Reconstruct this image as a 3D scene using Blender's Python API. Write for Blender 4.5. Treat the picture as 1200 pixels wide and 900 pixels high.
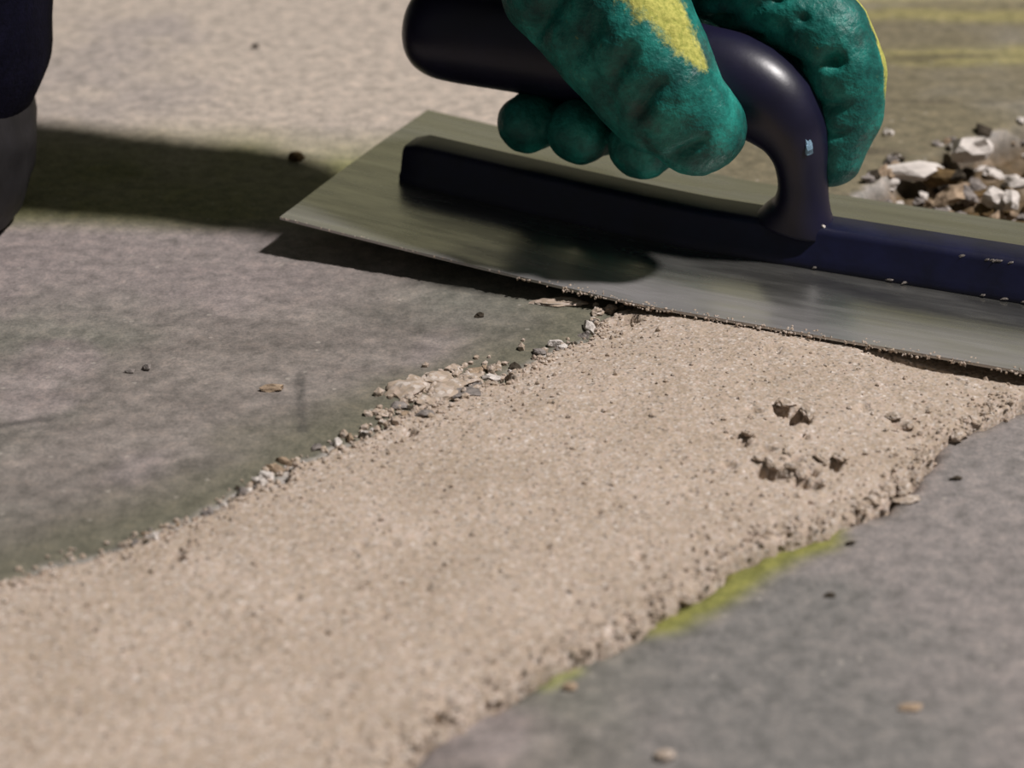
import bpy, bmesh, math, random
import numpy as np
from mathutils import Vector, Matrix, noise as mnoise

for o in list(bpy.data.objects):
    bpy.data.objects.remove(o)
S = bpy.context.scene
COL = S.collection
random.seed(7)
RNG = np.random.default_rng(11)

# ------------------------------------------------------------------ camera, light, exposure
CAM_H, PITCH, FPX = 0.31, math.radians(26), 2800.0
cam = bpy.data.cameras.new('camera')
cam.sensor_width = 36.0
cam.lens = FPX / 1200 * 36
cam.clip_start = 0.01
cam.clip_end = 60
cam.dof.use_dof = True
cam.dof.focus_distance = 0.735
cam.dof.aperture_fstop = 11.0
camo = bpy.data.objects.new('camera', cam)
COL.objects.link(camo)
camo.location = (0, 0, CAM_H)
camo.rotation_euler = (math.pi / 2 - PITCH, 0, 0)
S.camera = camo

w = bpy.data.worlds.new('hall_ambient')
S.world = w
w.use_nodes = True
w.node_tree.nodes['Background'].inputs[0].default_value = (0.98, 1.0, 0.93, 1)
w.node_tree.nodes['Background'].inputs[1].default_value = 0.085

ld = bpy.data.lights.new('work_lamp', 'AREA')     # hall flood lamp, high to the right
ld.shape = 'DISK'
ld.size = 0.36
ld.energy = 345
ld.color = (1.0, 0.95, 0.925)
lo = bpy.data.objects.new('work_lamp', ld)
COL.objects.link(lo)
LDIR = Vector((0.50, -0.10, 0.86)).normalized()
TGT = Vector((0.0, 0.72, 0.0))
lo.location = TGT + LDIR * 5.0
lo.rotation_euler = LDIR.to_track_quat('Z', 'Y').to_euler()

ld2 = bpy.data.lights.new('added_wall_fill', 'AREA')     # added unseen area light: brightens the far wall for the blade's reflection
ld2.shape = 'RECTANGLE'; ld2.size = 2.0; ld2.size_y = 0.6
ld2.energy = 95
ld2.color = (1.0, 0.97, 0.88)
lo2 = bpy.data.objects.new('added_wall_fill', ld2)
COL.objects.link(lo2)
lo2.location = (0.3, 3.2, 3.7)
lo2.rotation_euler = Vector((0, -3.4, 1.9)).to_track_quat('Z', 'Y').to_euler()

vs = S.view_settings
vs.view_transform = 'Standard'
vs.look = 'None'
vs.gamma = 1
vs.use_curve_mapping = False
vs.exposure = 0.0

# ------------------------------------------------------------------ helpers
def ground(px, py, z=0.0):
    """point of the floor (height z) that lies where the photograph shows it"""
    a, b = (px - 600) / FPX, (450 - py) / FPX
    d = (a, math.cos(PITCH) + b * math.sin(PITCH), -math.sin(PITCH) + b * math.cos(PITCH))
    t = (z - CAM_H) / d[2]
    return (d[0] * t, d[1] * t)

def lattice(n, seed):
    return np.random.default_rng(seed).random((n, n))

def vnoise(x, y, scale, seed=0, octaves=1, gain=0.5):
    """value noise in [-1, 1]"""
    out = np.zeros_like(x, dtype=float); amp = 1.0; tot = 0.0
    for k in range(octaves):
        L = lattice(256, seed * 31 + k)
        u, v = (x + 7.3) * scale + 13.7 * k, (y + 5.1) * scale + 3.1 * k
        i, j = np.floor(u).astype(int), np.floor(v).astype(int)
        a, b = u - i, v - j
        a, b = a * a * (3 - 2 * a), b * b * (3 - 2 * b)
        i0, i1, j0, j1 = i % 256, (i + 1) % 256, j % 256, (j + 1) % 256
        n = (L[i0, j0] * (1 - a) + L[i1, j0] * a) * (1 - b) + (L[i0, j1] * (1 - a) + L[i1, j1] * a) * b
        out += amp * (n * 2 - 1); tot += amp; amp *= gain; scale *= 2.03
    return out / tot

def sstep(e0, e1, x):
    t = np.clip((x - e0) / (e1 - e0), 0, 1)
    return t * t * (3 - 2 * t)

def poly_sd(x, y, poly):
    """signed distance, positive inside"""
    P = np.asarray(poly, float); Q = np.roll(P, -1, 0)
    d2 = np.full(x.shape, 1e9); inside = np.zeros(x.shape, bool)
    for (ax, ay), (bx, by) in zip(P, Q):
        ex, ey = bx - ax, by - ay
        t = np.clip(((x - ax) * ex + (y - ay) * ey) / (ex * ex + ey * ey + 1e-18), 0, 1)
        d2 = np.minimum(d2, (x - ax - t * ex) ** 2 + (y - ay - t * ey) ** 2)
        if ay != by:
            inside ^= ((ay > y) != (by > y)) & (x < (bx - ax) * (y - ay) / (by - ay) + ax)
    d = np.sqrt(d2)
    return np.where(inside, d, -d)

def line_d(x, y, pts):
    d2 = np.full(x.shape, 1e9)
    for (ax, ay), (bx, by) in zip(pts[:-1], pts[1:]):
        ex, ey = bx - ax, by - ay
        t = np.clip(((x - ax) * ex + (y - ay) * ey) / (ex * ex + ey * ey + 1e-18), 0, 1)
        d2 = np.minimum(d2, (x - ax - t * ex) ** 2 + (y - ay - t * ey) ** 2)
    return np.sqrt(d2)

def link(name, me, mat=None, parent=None):
    o = bpy.data.objects.new(name, me)
    COL.objects.link(o)
    if mat is not None and len(me.materials) == 0:
        me.materials.append(mat)
    if parent is not None:
        o.parent = parent
    return o

def mesh(name, verts, faces, smooth=True):
    me = bpy.data.meshes.new(name)
    me.from_pydata([tuple(map(float, v)) for v in verts], [], [tuple(map(int, f)) for f in faces])
    if smooth:
        me.polygons.foreach_set('use_smooth', [True] * len(me.polygons))
    me.update()
    return me

def from_bm(name, bm, smooth=True):
    me = bpy.data.meshes.new(name)
    bm.to_mesh(me); bm.free()
    if smooth:
        me.polygons.foreach_set('use_smooth', [True] * len(me.polygons))
    return me

def tag(o, label, cat, group=None, kind=None):
    o['label'] = label
    if cat: o['category'] = cat
    if group: o['group'] = group
    if kind: o['kind'] = kind
    return o

def set_col(me, rgb, name='Tint'):
    ca = me.color_attributes.new(name, 'FLOAT_COLOR', 'POINT')
    a = np.ones((len(me.vertices), 4), np.float32); a[:, :3] = rgb
    ca.data.foreach_set('color', a.ravel())

# --- materials
def new_mat(name):
    m = bpy.data.materials.new(name); m.use_nodes = True
    nt = m.node_tree
    return m, nt, nt.nodes['Principled BSDF']

def N(nt, kind, **kw):
    n = nt.nodes.new(kind)
    for k, v in kw.items():
        if k in n.inputs: n.inputs[k].default_value = v
        else: setattr(n, k, v)
    return n

def ramp(nt, fac, stops, interp='LINEAR'):
    r = nt.nodes.new('ShaderNodeValToRGB'); cr = r.color_ramp; cr.interpolation = interp
    while len(cr.elements) > 1: cr.elements.remove(cr.elements[-1])
    for i, (p, c) in enumerate(stops):
        e = cr.elements[0] if i == 0 else cr.elements.new(p)
        e.position = p; e.color = (*c, 1) if len(c) == 3 else c
    nt.links.new(fac, r.inputs[0])
    return r.outputs[0]

def mixc(nt, a, b, fac, mode='MIX'):
    m = nt.nodes.new('ShaderNodeMix'); m.data_type = 'RGBA'; m.blend_type = mode
    for s, v in ((6, a), (7, b), (0, fac)):
        if hasattr(v, 'links'): nt.links.new(v, m.inputs[s])
        elif s == 0: m.inputs[s].default_value = v
        else: m.inputs[s].default_value = (*v, 1)
    return m.outputs[2]

def bump(nt, bsdf, h, strength, dist):
    b = nt.nodes.new('ShaderNodeBump'); b.inputs['Strength'].default_value = strength
    b.inputs['Distance'].default_value = dist
    nt.links.new(h, b.inputs['Height']); nt.links.new(b.outputs[0], bsdf.inputs['Normal'])

def objco(nt):
    return nt.nodes.new('ShaderNodeTexCoord').outputs['Object']

def noise_tex(nt, co, scale, detail=3, rough=0.55):
    n = N(nt, 'ShaderNodeTexNoise', Scale=scale, Detail=detail, Roughness=rough)
    nt.links.new(co, n.inputs['Vector'])
    return n.outputs['Fac']

def voro(nt, co, scale, out='Color'):
    n = N(nt, 'ShaderNodeTexVoronoi', Scale=scale); nt.links.new(co, n.inputs['Vector'])
    return n.outputs[out]

def sep(nt, c):
    s = nt.nodes.new('ShaderNodeSeparateColor'); nt.links.new(c, s.inputs[0]); return s.outputs[0]

def mat_floor():
    m, nt, b = new_mat('worn_concrete')
    co = objco(nt)
    tint = N(nt, 'ShaderNodeVertexColor', layer_name='Tint').outputs['Color']
    g = ramp(nt, noise_tex(nt, co, 170, 5, 0.65), [(0.28, (0.62, 0.63, 0.62)), (0.5, (1, 1, 1)), (0.74, (1.42, 1.36, 1.32))])
    c = mixc(nt, tint, g, 1.0, 'MULTIPLY')
    g2 = ramp(nt, noise_tex(nt, co, 900, 3, 0.7), [(0.3, (0.72, 0.74, 0.74)), (0.5, (1, 1, 1)), (0.7, (1.25, 1.2, 1.18))])
    c = mixc(nt, c, g2, 0.8, 'MULTIPLY')
    sp = ramp(nt, sep(nt, voro(nt, co, 420)), [(0.0, (0, 0, 0)), (0.978, (0, 0, 0)), (0.98, (1, 1, 1))], 'CONSTANT')
    dd = ramp(nt, voro(nt, co, 420, 'Distance'), [(0.0, (1, 1, 1)), (0.28, (1, 1, 1)), (0.36, (0, 0, 0))])
    spm = mixc(nt, sp, dd, 1.0, 'MULTIPLY')
    c = mixc(nt, c, (0.46, 0.42, 0.37), sep(nt, mixc(nt, spm, (0.32, 0.32, 0.32), 1.0, 'MULTIPLY')))
    nt.links.new(c, b.inputs['Base Color'])
    b.inputs['Roughness'].default_value = 0.72
    b.inputs['Specular IOR Level'].default_value = 0.3
    bump(nt, b, noise_tex(nt, co, 520, 4, 0.65), 0.7, 0.0006)
    return m

def mat_sand(name='sand_mortar', bright=1.0, f=1.0, bd=0.0005):
    m, nt, b = new_mat(name)
    co = objco(nt)
    k = bright
    v1 = sep(nt, voro(nt, co, 1250 * f))
    stops = [(0.0, (0.20, 0.165, 0.135)), (0.03, (0.32, 0.26, 0.205)), (0.12, (0.43, 0.335, 0.25)), (0.42, (0.465, 0.365, 0.275)),
             (0.62, (0.50, 0.385, 0.305)), (0.8, (0.45, 0.375, 0.31)), (0.95, (0.55, 0.455, 0.375)), (1.0, (0.64, 0.56, 0.49))]
    c = ramp(nt, v1, [(p, tuple(k * x * y for x, y in zip(cc, (0.90, 0.925, 0.965)))) for p, cc in stops])
    g = ramp(nt, noise_tex(nt, co, 420 * f, 3, 0.6), [(0.3, (0.82, 0.81, 0.78)), (0.55, (1, 1, 1)), (0.75, (1.12, 1.12, 1.13))])
    c = mixc(nt, c, g, 1.0, 'MULTIPLY')
    g3 = ramp(nt, noise_tex(nt, co, 34 * f, 3, 0.5), [(0.3, (0.92, 0.91, 0.89)), (0.7, (1.07, 1.07, 1.08))])
    c = mixc(nt, c, g3, 1.0, 'MULTIPLY')
    nt.links.new(c, b.inputs['Base Color'])
    b.inputs['Roughness'].default_value = 0.85
    b.inputs['Specular IOR Level'].default_value = 0.25
    h = N(nt, 'ShaderNodeMath', operation='ADD')
    nt.links.new(voro(nt, co, 950 * f, 'Distance'), h.inputs[0]); nt.links.new(noise_tex(nt, co, 600 * f, 3, 0.6), h.inputs[1])
    bump(nt, b, h.outputs[0], 0.45, bd)
    return m

def mat_simple(name, col, rough=0.6, var=0.25, scale=150, bstr=0.4, bdist=0.0006, spec=0.4, metallic=0.0, col2=None):
    m, nt, b = new_mat(name)
    co = objco(nt)
    f = noise_tex(nt, co, scale, 4, 0.6)
    lo_, hi_ = tuple(x * (1 - var) for x in col), tuple(x * (1 + var) for x in (col2 or col))
    nt.links.new(ramp(nt, f, [(0.3, lo_), (0.7, hi_)]), b.inputs['Base Color'])
    b.inputs['Roughness'].default_value = rough
    b.inputs['Specular IOR Level'].default_value = spec
    b.inputs['Metallic'].default_value = metallic
    bump(nt, b, noise_tex(nt, co, scale * 2.5, 3, 0.6), bstr, bdist)
    return m

def mat_steel():
    m, nt, b = new_mat('brushed_steel')
    co = objco(nt)
    mp = N(nt, 'ShaderNodeMapping'); mp.inputs['Scale'].default_value = (9, 420, 60)
    nt.links.new(co, mp.inputs['Vector'])
    streak = noise_tex(nt, mp.outputs[0], 1.0, 4, 0.65)
    mp2 = N(nt, 'ShaderNodeMapping'); mp2.inputs['Scale'].default_value = (26, 130, 40)
    nt.links.new(co, mp2.inputs['Vector'])
    blot = noise_tex(nt, mp2.outputs[0], 1.0, 5, 0.6)
    base = ramp(nt, streak, [(0.3, (0.36, 0.355, 0.33)), (0.7, (0.52, 0.515, 0.48))])
    painted_sheen = N(nt, 'ShaderNodeVertexColor', layer_name='PaintedSheen').outputs['Color']  # mask of the reflected highlight painted into the blade colour
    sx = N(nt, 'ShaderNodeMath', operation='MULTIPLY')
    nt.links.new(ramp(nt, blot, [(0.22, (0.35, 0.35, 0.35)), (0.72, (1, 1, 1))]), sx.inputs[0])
    nt.links.new(sep(nt, painted_sheen), sx.inputs[1])
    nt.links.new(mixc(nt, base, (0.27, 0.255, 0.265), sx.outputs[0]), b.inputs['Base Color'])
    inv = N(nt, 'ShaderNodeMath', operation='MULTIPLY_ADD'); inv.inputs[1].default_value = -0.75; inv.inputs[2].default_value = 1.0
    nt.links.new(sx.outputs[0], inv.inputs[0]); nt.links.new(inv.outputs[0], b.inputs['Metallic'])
    nt.links.new(ramp(nt, blot, [(0.3, (0.16,) * 3), (0.7, (0.34,) * 3)]), b.inputs['Roughness'])
    bump(nt, b, streak, 0.12, 0.0003)
    return m

def mat_glove():
    m, nt, b = new_mat('green_coated_glove')
    co = objco(nt)
    knit = sep(nt, N(nt, 'ShaderNodeVertexColor', layer_name='Knit').outputs['Color'])
    f = noise_tex(nt, co, 85, 4, 0.6)
    green = ramp(nt, f, [(0.28, (0.002, 0.050, 0.046)), (0.5, (0.007, 0.135, 0.112)), (0.72, (0.022, 0.275, 0.225))])
    fine = noise_tex(nt, co, 620, 3, 0.6)
    green = mixc(nt, green, ramp(nt, fine, [(0.3, (0.8, 0.8, 0.8)), (0.7, (1.15, 1.15, 1.15))]), 1.0, 'MULTIPLY')
    dirt = ramp(nt, noise_tex(nt, co, 48, 5, 0.65), [(0.56, (0, 0, 0)), (0.70, (0.65, 0.65, 0.65))])
    green = mixc(nt, green, (0.035, 0.05, 0.045), sep(nt, dirt))
    yel = ramp(nt, fine, [(0.3, (0.26, 0.28, 0.055)), (0.7, (0.54, 0.51, 0.13))])
    jag = N(nt, 'ShaderNodeMath', operation='ADD')
    jn = N(nt, 'ShaderNodeMath', operation='MULTIPLY_ADD'); jn.inputs[1].default_value = 1.9; jn.inputs[2].default_value = -0.95
    nt.links.new(noise_tex(nt, co, 230, 5, 0.75), jn.inputs[0])
    nt.links.new(knit, jag.inputs[0]); nt.links.new(jn.outputs[0], jag.inputs[1])
    kf = ramp(nt, jag.outputs[0], [(0.28, (0, 0, 0)), (0.74, (1, 1, 1))])
    nt.links.new(mixc(nt, green, yel, sep(nt, kf)), b.inputs['Base Color'])
    nt.links.new(ramp(nt, sep(nt, kf), [(0, (0.5,) * 3), (1, (0.9,) * 3)]), b.inputs['Roughness'])
    b.inputs['Specular IOR Level'].default_value = 0.35
    h = N(nt, 'ShaderNodeMath', operation='MULTIPLY_ADD'); h.inputs[1].default_value = 2.5
    nt.links.new(noise_tex(nt, co, 160, 4, 0.55), h.inputs[0]); nt.links.new(fine, h.inputs[2])
    bump(nt, b, h.outputs[0], 0.55, 0.0007)
    return m

M = dict(
    floor=mat_floor(), sand=mat_sand(), sand_lump=mat_sand('sand_mortar_lump', 1.0, 0.0028, 0.0004), steel=mat_steel(), glove=mat_glove(),
    navy=mat_simple('navy_plastic', (0.0070, 0.0062, 0.022), 0.36, 0.25, 60, 0.25, 0.0003, 0.5),
    bar=mat_simple('navy_painted_bar', (0.0038, 0.0046, 0.024), 0.42, 0.35, 90, 0.3, 0.0003, 0.45),
    scratch=mat_simple('pale_blue_scuff', (0.20, 0.33, 0.45), 0.5, 0.2, 400),
    cloth=mat_simple('navy_work_cloth', (0.0040, 0.0038, 0.0115), 0.9, 0.35, 300, 0.6, 0.0006, 0.07),
    boot=mat_simple('charcoal_leather', (0.015, 0.014, 0.016), 0.62, 0.35, 60, 0.4, 0.0006, 0.22),
    sole=mat_simple('black_rubber', (0.012, 0.012, 0.012), 0.8, 0.2, 80),
    skin=mat_simple('skin', (0.42, 0.24, 0.17), 0.55, 0.1, 90, 0.2),
    hair=mat_simple('dark_hair', (0.02, 0.014, 0.010), 0.6, 0.3, 400, 0.8, 0.002),
    eye=mat_simple('eye_white', (0.7, 0.7, 0.68), 0.2, 0.05, 60, 0.0),
    lip=mat_simple('lip', (0.36, 0.15, 0.12), 0.5, 0.1, 90, 0.1),
    white=mat_simple('white_plaster', (0.60, 0.55, 0.51), 0.85, 0.14, 1.6, 0.6, 0.0006, 0.2),
    grey=mat_simple('grey_stone', (0.22, 0.195, 0.18), 0.85, 0.4, 1.6, 0.6, 0.0006, 0.2),
    tan=mat_simple('tan_stone', (0.33, 0.245, 0.17), 0.85, 0.35, 1.6, 0.6, 0.0006, 0.2),
    brown=mat_simple('brown_rubble', (0.12, 0.078, 0.035), 0.9, 0.5, 1.6, 0.6, 0.0006, 0.2),
    dark=mat_simple('dark_crumb', (0.055, 0.044, 0.032), 0.9, 0.4, 1.6, 0.6, 0.0004, 0.2),
)

# ------------------------------------------------------------------ floor with the broken channel
LEFT_PX = [(0, 685), (60, 664), (130, 645), (175, 628), (230, 608), (280, 580), (318, 563), (345, 540), (420, 516), (452, 495),
           (500, 478), (560, 456), (592, 442), (640, 417), (688, 396), (703, 372), (752, 352)]
RIGHT_PX = [(470, 900), (500, 868), (560, 832), (620, 797), (680, 772), (740, 747), (780, 716), (830, 686), (862, 660), (905, 640),
            (960, 622), (1010, 602), (1052, 583), (1088, 547), (1116, 512), (1160, 492), (1200, 474)]
LEFT = [ground(*p) for p in LEFT_PX]
RIGHT = [ground(*p, 0.002) for p in RIGHT_PX]
LEFT_FAR = [ground(*p) for p in ((880, 285), (1010, 226), (1045, 196), (1085, 178), (1130, 163), (1200, 143))]
LEFT_FAR += [(0.27, 0.935), (0.40, 1.04)]
RIGHT_FAR = [(0.215, 0.68), (0.30, 0.76), (0.42, 0.86), (0.52, 0.95)]
NEAR = [(-0.075, 0.375), (-0.13, 0.31), (-0.26, 0.38)]
CHANNEL = [NEAR[2]] + LEFT + LEFT_FAR + RIGHT_FAR[::-1] + RIGHT[::-1] + [NEAR[0], NEAR[1]]
TR_YAW = math.radians(-23.6)
TR_O = Vector((-0.0768, 0.7343, 0.0))
cT, sT = math.cos(TR_YAW), math.sin(TR_YAW)
def tl(u, v): return (TR_O.x + u * cT - v * sT, TR_O.y + u * sT + v * cT)
def to_uv(x, y):
    dx, dy = x - TR_O.x, y - TR_O.y
    return dx * cT + dy * sT, -dx * sT + dy * cT

def axis(lo_, hi_, step, far_lo, far_hi):
    core = np.arange(lo_, hi_ + step / 2, step)
    a, s = [], step
    p = lo_
    while p > far_lo: s *= 1.35; p -= s; a.append(p)
    b, s = [], step; p = core[-1]
    while p < far_hi: s *= 1.35; p += s; b.append(p)
    return np.array(a[::-1] + list(core) + b)

gx = axis(-0.27, 0.30, 0.0016, -4, 4)
gy = axis(0.40, 1.08, 0.0016, -1.5, 7)
X, Y = np.meshgrid(gx, gy, indexing='xy')
def jag(x, y): return 0.0030 * vnoise(x, y, 90, 3, 3) + 0.0016 * vnoise(x, y, 420, 4, 2)
sd = poly_sd(X, Y, CHANNEL) + jag(X, Y)
U, V = to_uv(X, Y)
FZ = 0.0006 * vnoise(X, Y, 60, 9, 4) + 0.0003 * vnoise(X, Y, 400, 10, 2)
rim = sstep(-0.012, 0.0, sd)
FZ = FZ - rim * 0.0006
depth = 0.011 + 0.004 * vnoise(X, Y, 120, 5, 3)
FZ = FZ - depth * sstep(0.0, 0.006, sd)

# colour of the floor itself: pale slab, grey bare slab, worn yellow-green paint, damp rim
def C(*c): return np.array(c)[None, None, :]
def lerp(a, b, t): return a * (1 - t[..., None]) + b * t[..., None]
n1, n2, n3 = vnoise(X, Y, 14, 21, 4), vnoise(X, Y, 45, 22, 4), vnoise(X, Y, 25, 23, 4)
col = np.broadcast_to(C(0.200, 0.175, 0.156), X.shape + (3,)).copy()
col = lerp(col, C(0.160, 0.152, 0.128), sstep(-0.1, 0.5, n1))
col = lerp(col, C(0.245, 0.210, 0.196), sstep(0.1, 0.55, n3))
n4 = vnoise(X * 0.45 + Y * 0.2, Y, 110, 24, 4)
col = col * (1 + 0.34 * n4 + 0.22 * vnoise(X, Y, 200, 25, 3))[..., None]
# paler tone on the slab behind
pale = sstep(0.755, 0.81, Y + 0.02 * n1) * sstep(0.075, 0.015, X + 0.03 * n2)
col = lerp(col, lerp(np.broadcast_to(C(0.430, 0.368, 0.310), col.shape), C(0.350, 0.305, 0.272), sstep(0.0, 0.6, n1 + 0.4 * n2)), pale)
mauve = sstep(-0.02, -0.10, X) * sstep(0.66, 0.72, Y) * sstep(0.775, 0.755, Y)
col = lerp(col, C(0.255, 0.215, 0.208), mauve * 0.75)
# worn paint strip running into the pale slab
gb = sstep(0.750, 0.774, Y + 0.006 * n1) * sstep(0.872, 0.822, Y + 0.08 * (X + 0.13) + 0.012 * n1) * sstep(0.05, -0.03, X)
col = lerp(col, C(0.20, 0.20, 0.085), np.clip(gb * (0.82 + 0.35 * n2), 0, 1))
# floor behind on the right: olive-brown with yellow streaks
rb = sstep(0.02, 0.08, X + 0.02 * n1) * sstep(0.74, 0.80, Y)
col = lerp(col, lerp(np.broadcast_to(C(0.165, 0.142, 0.090), col.shape), C(0.21, 0.19, 0.15), sstep(0.0, 0.5, n1)), rb)
stk = vnoise(X * 0.25, Y, 70, 31, 3)
yl = rb * (sstep(0.985, 1.0, Y + 0.01 * n1) * sstep(1.05, 1.02, Y) + sstep(0.925, 0.94, Y + 0.008 * n1) * sstep(0.965, 0.95, Y) * sstep(0.12, 0.18, X))
col = lerp(col, C(0.31, 0.275, 0.10), np.clip(yl * (0.45 + 0.9 * stk + 0.4 * n2), 0, 0.6))
col = lerp(col, C(0.33, 0.29, 0.22), rb * sstep(1.01, 1.05, Y))
col = lerp(col, C(0.085, 0.072, 0.05), np.clip(rb * sstep(0.25, 0.6, stk) * sstep(0.98, 0.95, Y), 0, 1) * 0.7)
# damp olive rim along the left edge of the channel, paint along the right edge
left_d = line_d(X, Y, LEFT)
damp = sstep(0.040, 0.006, left_d + 0.010 * n2)
col = lerp(col, C(0.120, 0.115, 0.078), damp * 0.85)
def blob(cx, cy, rx, ry, z=0.0):
    gxp, gyp = ground(cx, cy, z)
    return gxp, gyp
g1 = line_d(X, Y, [ground(*p) for p in ((775, 722), (835, 690), (870, 664), (905, 645), (950, 628))])
col = lerp(col, C(0.205, 0.205, 0.055), sstep(0.0150, 0.0045, g1 + 0.0022 * n2) * sstep(-0.55, 0.0, vnoise(X, Y, 130, 41, 2) + 0.3))
g2 = line_d(X, Y, [ground(*p) for p in ((640, 797), (668, 785))])
col = lerp(col, C(0.27, 0.28, 0.085), sstep(0.006, 0.002, g2 + 0.002 * n2) * 0.7)
# dark scuffs
for pts, wd, st in (([(352, 438), (354, 505)], 0.0022, 0.55), ([(0, 498), (60, 491)], 0.0028, 0.6), ([(150, 560), (260, 540)], 0.006, 0.25)):
    col = lerp(col, C(0.055, 0.052, 0.048), sstep(wd, wd * 0.4, line_d(X, Y, [ground(*p) for p in pts]) + 0.0008 * n2) * st)
# near right slab: smooth grey
nr = sstep(0.0, 0.05, X - 0.0) * sstep(0.0, -0.004, sd) * sstep(0.66, 0.62, Y)
col = lerp(col, lerp(np.broadcast_to(C(0.225, 0.202, 0.190), col.shape), C(0.172, 0.163, 0.152), sstep(-0.2, 0.4, n1 + 0.5 * n3)), nr * (1 - sstep(0.0150, 0.0045, g1 + 0.0022 * n2)))
# broken rim is pale, channel floor brown
col = lerp(col, C(0.33, 0.30, 0.27), sstep(-0.0035, 0.0005, sd) * sstep(0.0, 0.5, n2 + 0.2) * sstep(0.03, 0.0, np.minimum(left_d, line_d(X, Y, LEFT_FAR))))
col = lerp(col, lerp(np.broadcast_to(C(0.105, 0.072, 0.038), col.shape), C(0.21, 0.16, 0.11), sstep(0.0, 0.5, vnoise(X, Y, 140, 51, 3))), sstep(0.001, 0.005, sd))

nx, ny = len(gx), len(gy)
vv = np.stack([X, Y, FZ], -1).reshape(-1, 3)
idx = np.arange(nx * ny).reshape(ny, nx)
ff = np.stack([idx[:-1, :-1], idx[:-1, 1:], idx[1:, 1:], idx[1:, :-1]], -1).reshape(-1, 4)
def np_mesh(name, v, f):
    me = bpy.data.meshes.new(name)
    k = f.shape[1]
    me.vertices.add(len(v)); me.vertices.foreach_set('co', np.asarray(v, np.float32).ravel())
    me.loops.add(f.size); me.loops.foreach_set('vertex_index', np.asarray(f, np.int32).ravel())
    me.polygons.add(len(f)); me.polygons.foreach_set('loop_start', np.arange(0, f.size, k, dtype=np.int32))
    me.polygons.foreach_set('use_smooth', np.ones(len(f), bool))
    me.update(calc_edges=True); me.validate()
    return me
fm = np_mesh('floor', vv, ff)
col = col * C(0.96, 0.97, 0.99)
set_col(fm, np.clip(col, 0.01, 1).reshape(-1, 3))
floor = link('floor', fm, M['floor'])
floor['kind'] = 'structure'
floor['label'] = 'worn grey concrete floor with a pale area, green paint and a broken channel'

wb = bmesh.new()
bmesh.ops.create_cube(wb, size=1.0, matrix=Matrix.Translation((0, 7.1, 2.2)) @ Matrix.Diagonal((8.6, 0.2, 4.4, 1)))
wall = link('wall_back', from_bm('wall_back', wb, False), mat_simple('hall_wall', (0.34, 0.335, 0.23), 0.9, 0.12, 1.5, 0.2, 0.002))
wall['kind'] = 'structure'

def floor_z(x, y):
    i = min(max(np.searchsorted(gx, x) - 1, 0), nx - 2); j = min(max(np.searchsorted(gy, y) - 1, 0), ny - 2)
    a, b = (x - gx[i]) / (gx[i + 1] - gx[i]), (y - gy[j]) / (gy[j + 1] - gy[j])
    return float((FZ[j, i] * (1 - a) + FZ[j, i + 1] * a) * (1 - b) + (FZ[j + 1, i] * (1 - a) + FZ[j + 1, i + 1] * a) * b)

# ------------------------------------------------------------------ the mortar patch
BLADE_W, BLADE_L = 0.114, 0.28
def blade_z(u): return 0.0034 + 0.0088 * np.clip((0.13 - np.asarray(u, float)) / 0.13, 0, 1) ** 1.2

CUT_V = 0.085                                   # the fill ends under the blade
A, B = tl(0.085, CUT_V), tl(0.36, CUT_V - 0.01)
PATCH = [NEAR[2]] + LEFT + [tl(0.118, 0.03), A, (0.232, 0.697), (0.215, 0.680)] + RIGHT[::-1] + [NEAR[0], NEAR[1]]
st = 0.00085
px_, py_ = np.arange(-0.17, 0.30, st), np.arange(0.385, 0.80, st)
PX, PY = np.meshgrid(px_, py_, indexing='xy')
RJ = line_d(PX, PY, RIGHT)
LJ = line_d(PX, PY, LEFT)
psd = poly_sd(PX, PY, PATCH) + np.where(RJ < LJ, 0.0026 * vnoise(PX, PY, 110, 61, 3) + 0.0016 * vnoise(PX, PY, 450, 62, 2), jag(PX, PY) - 0.0006)
edge = sstep(-0.0006, 0.0015, psd)
top = 0.0008 + 0.0021 * sstep(0.0, 0.03, LJ)
grain = 0.00026 * vnoise(PX, PY, 900, 71, 2) + 0.00022 * vnoise(PX, PY, 330, 72, 2) + 0.0007 * vnoise(PX, PY, 45, 73, 2)
lump = sstep(0.018, 0.0, RJ) * 0.0016 * vnoise(PX, PY, 190, 74, 2)
PZ = -0.006 + (top + 0.006 + grain + lump) * edge
def pit(cx, cy, rx, ry, d, ang=0.0, rough=0.5):
    global PZ
    gx0, gy0 = ground(cx, cy, 0.003)
    e = 0.42
    k = 1 / 3650.0 * (gy0 / 0.68)
    dx, dy = PX - gx0, PY - gy0
    c, s = math.cos(ang), math.sin(ang)
    a, b = (dx * c + dy * s) / (rx * k), (-dx * s + dy * c) / (ry * k / e)
    r = np.sqrt(a * a + b * b) + rough * vnoise(PX, PY, 500, 77, 2)
    PZ = PZ - 1.7 * d * sstep(1.05, 0.55, r)
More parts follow.
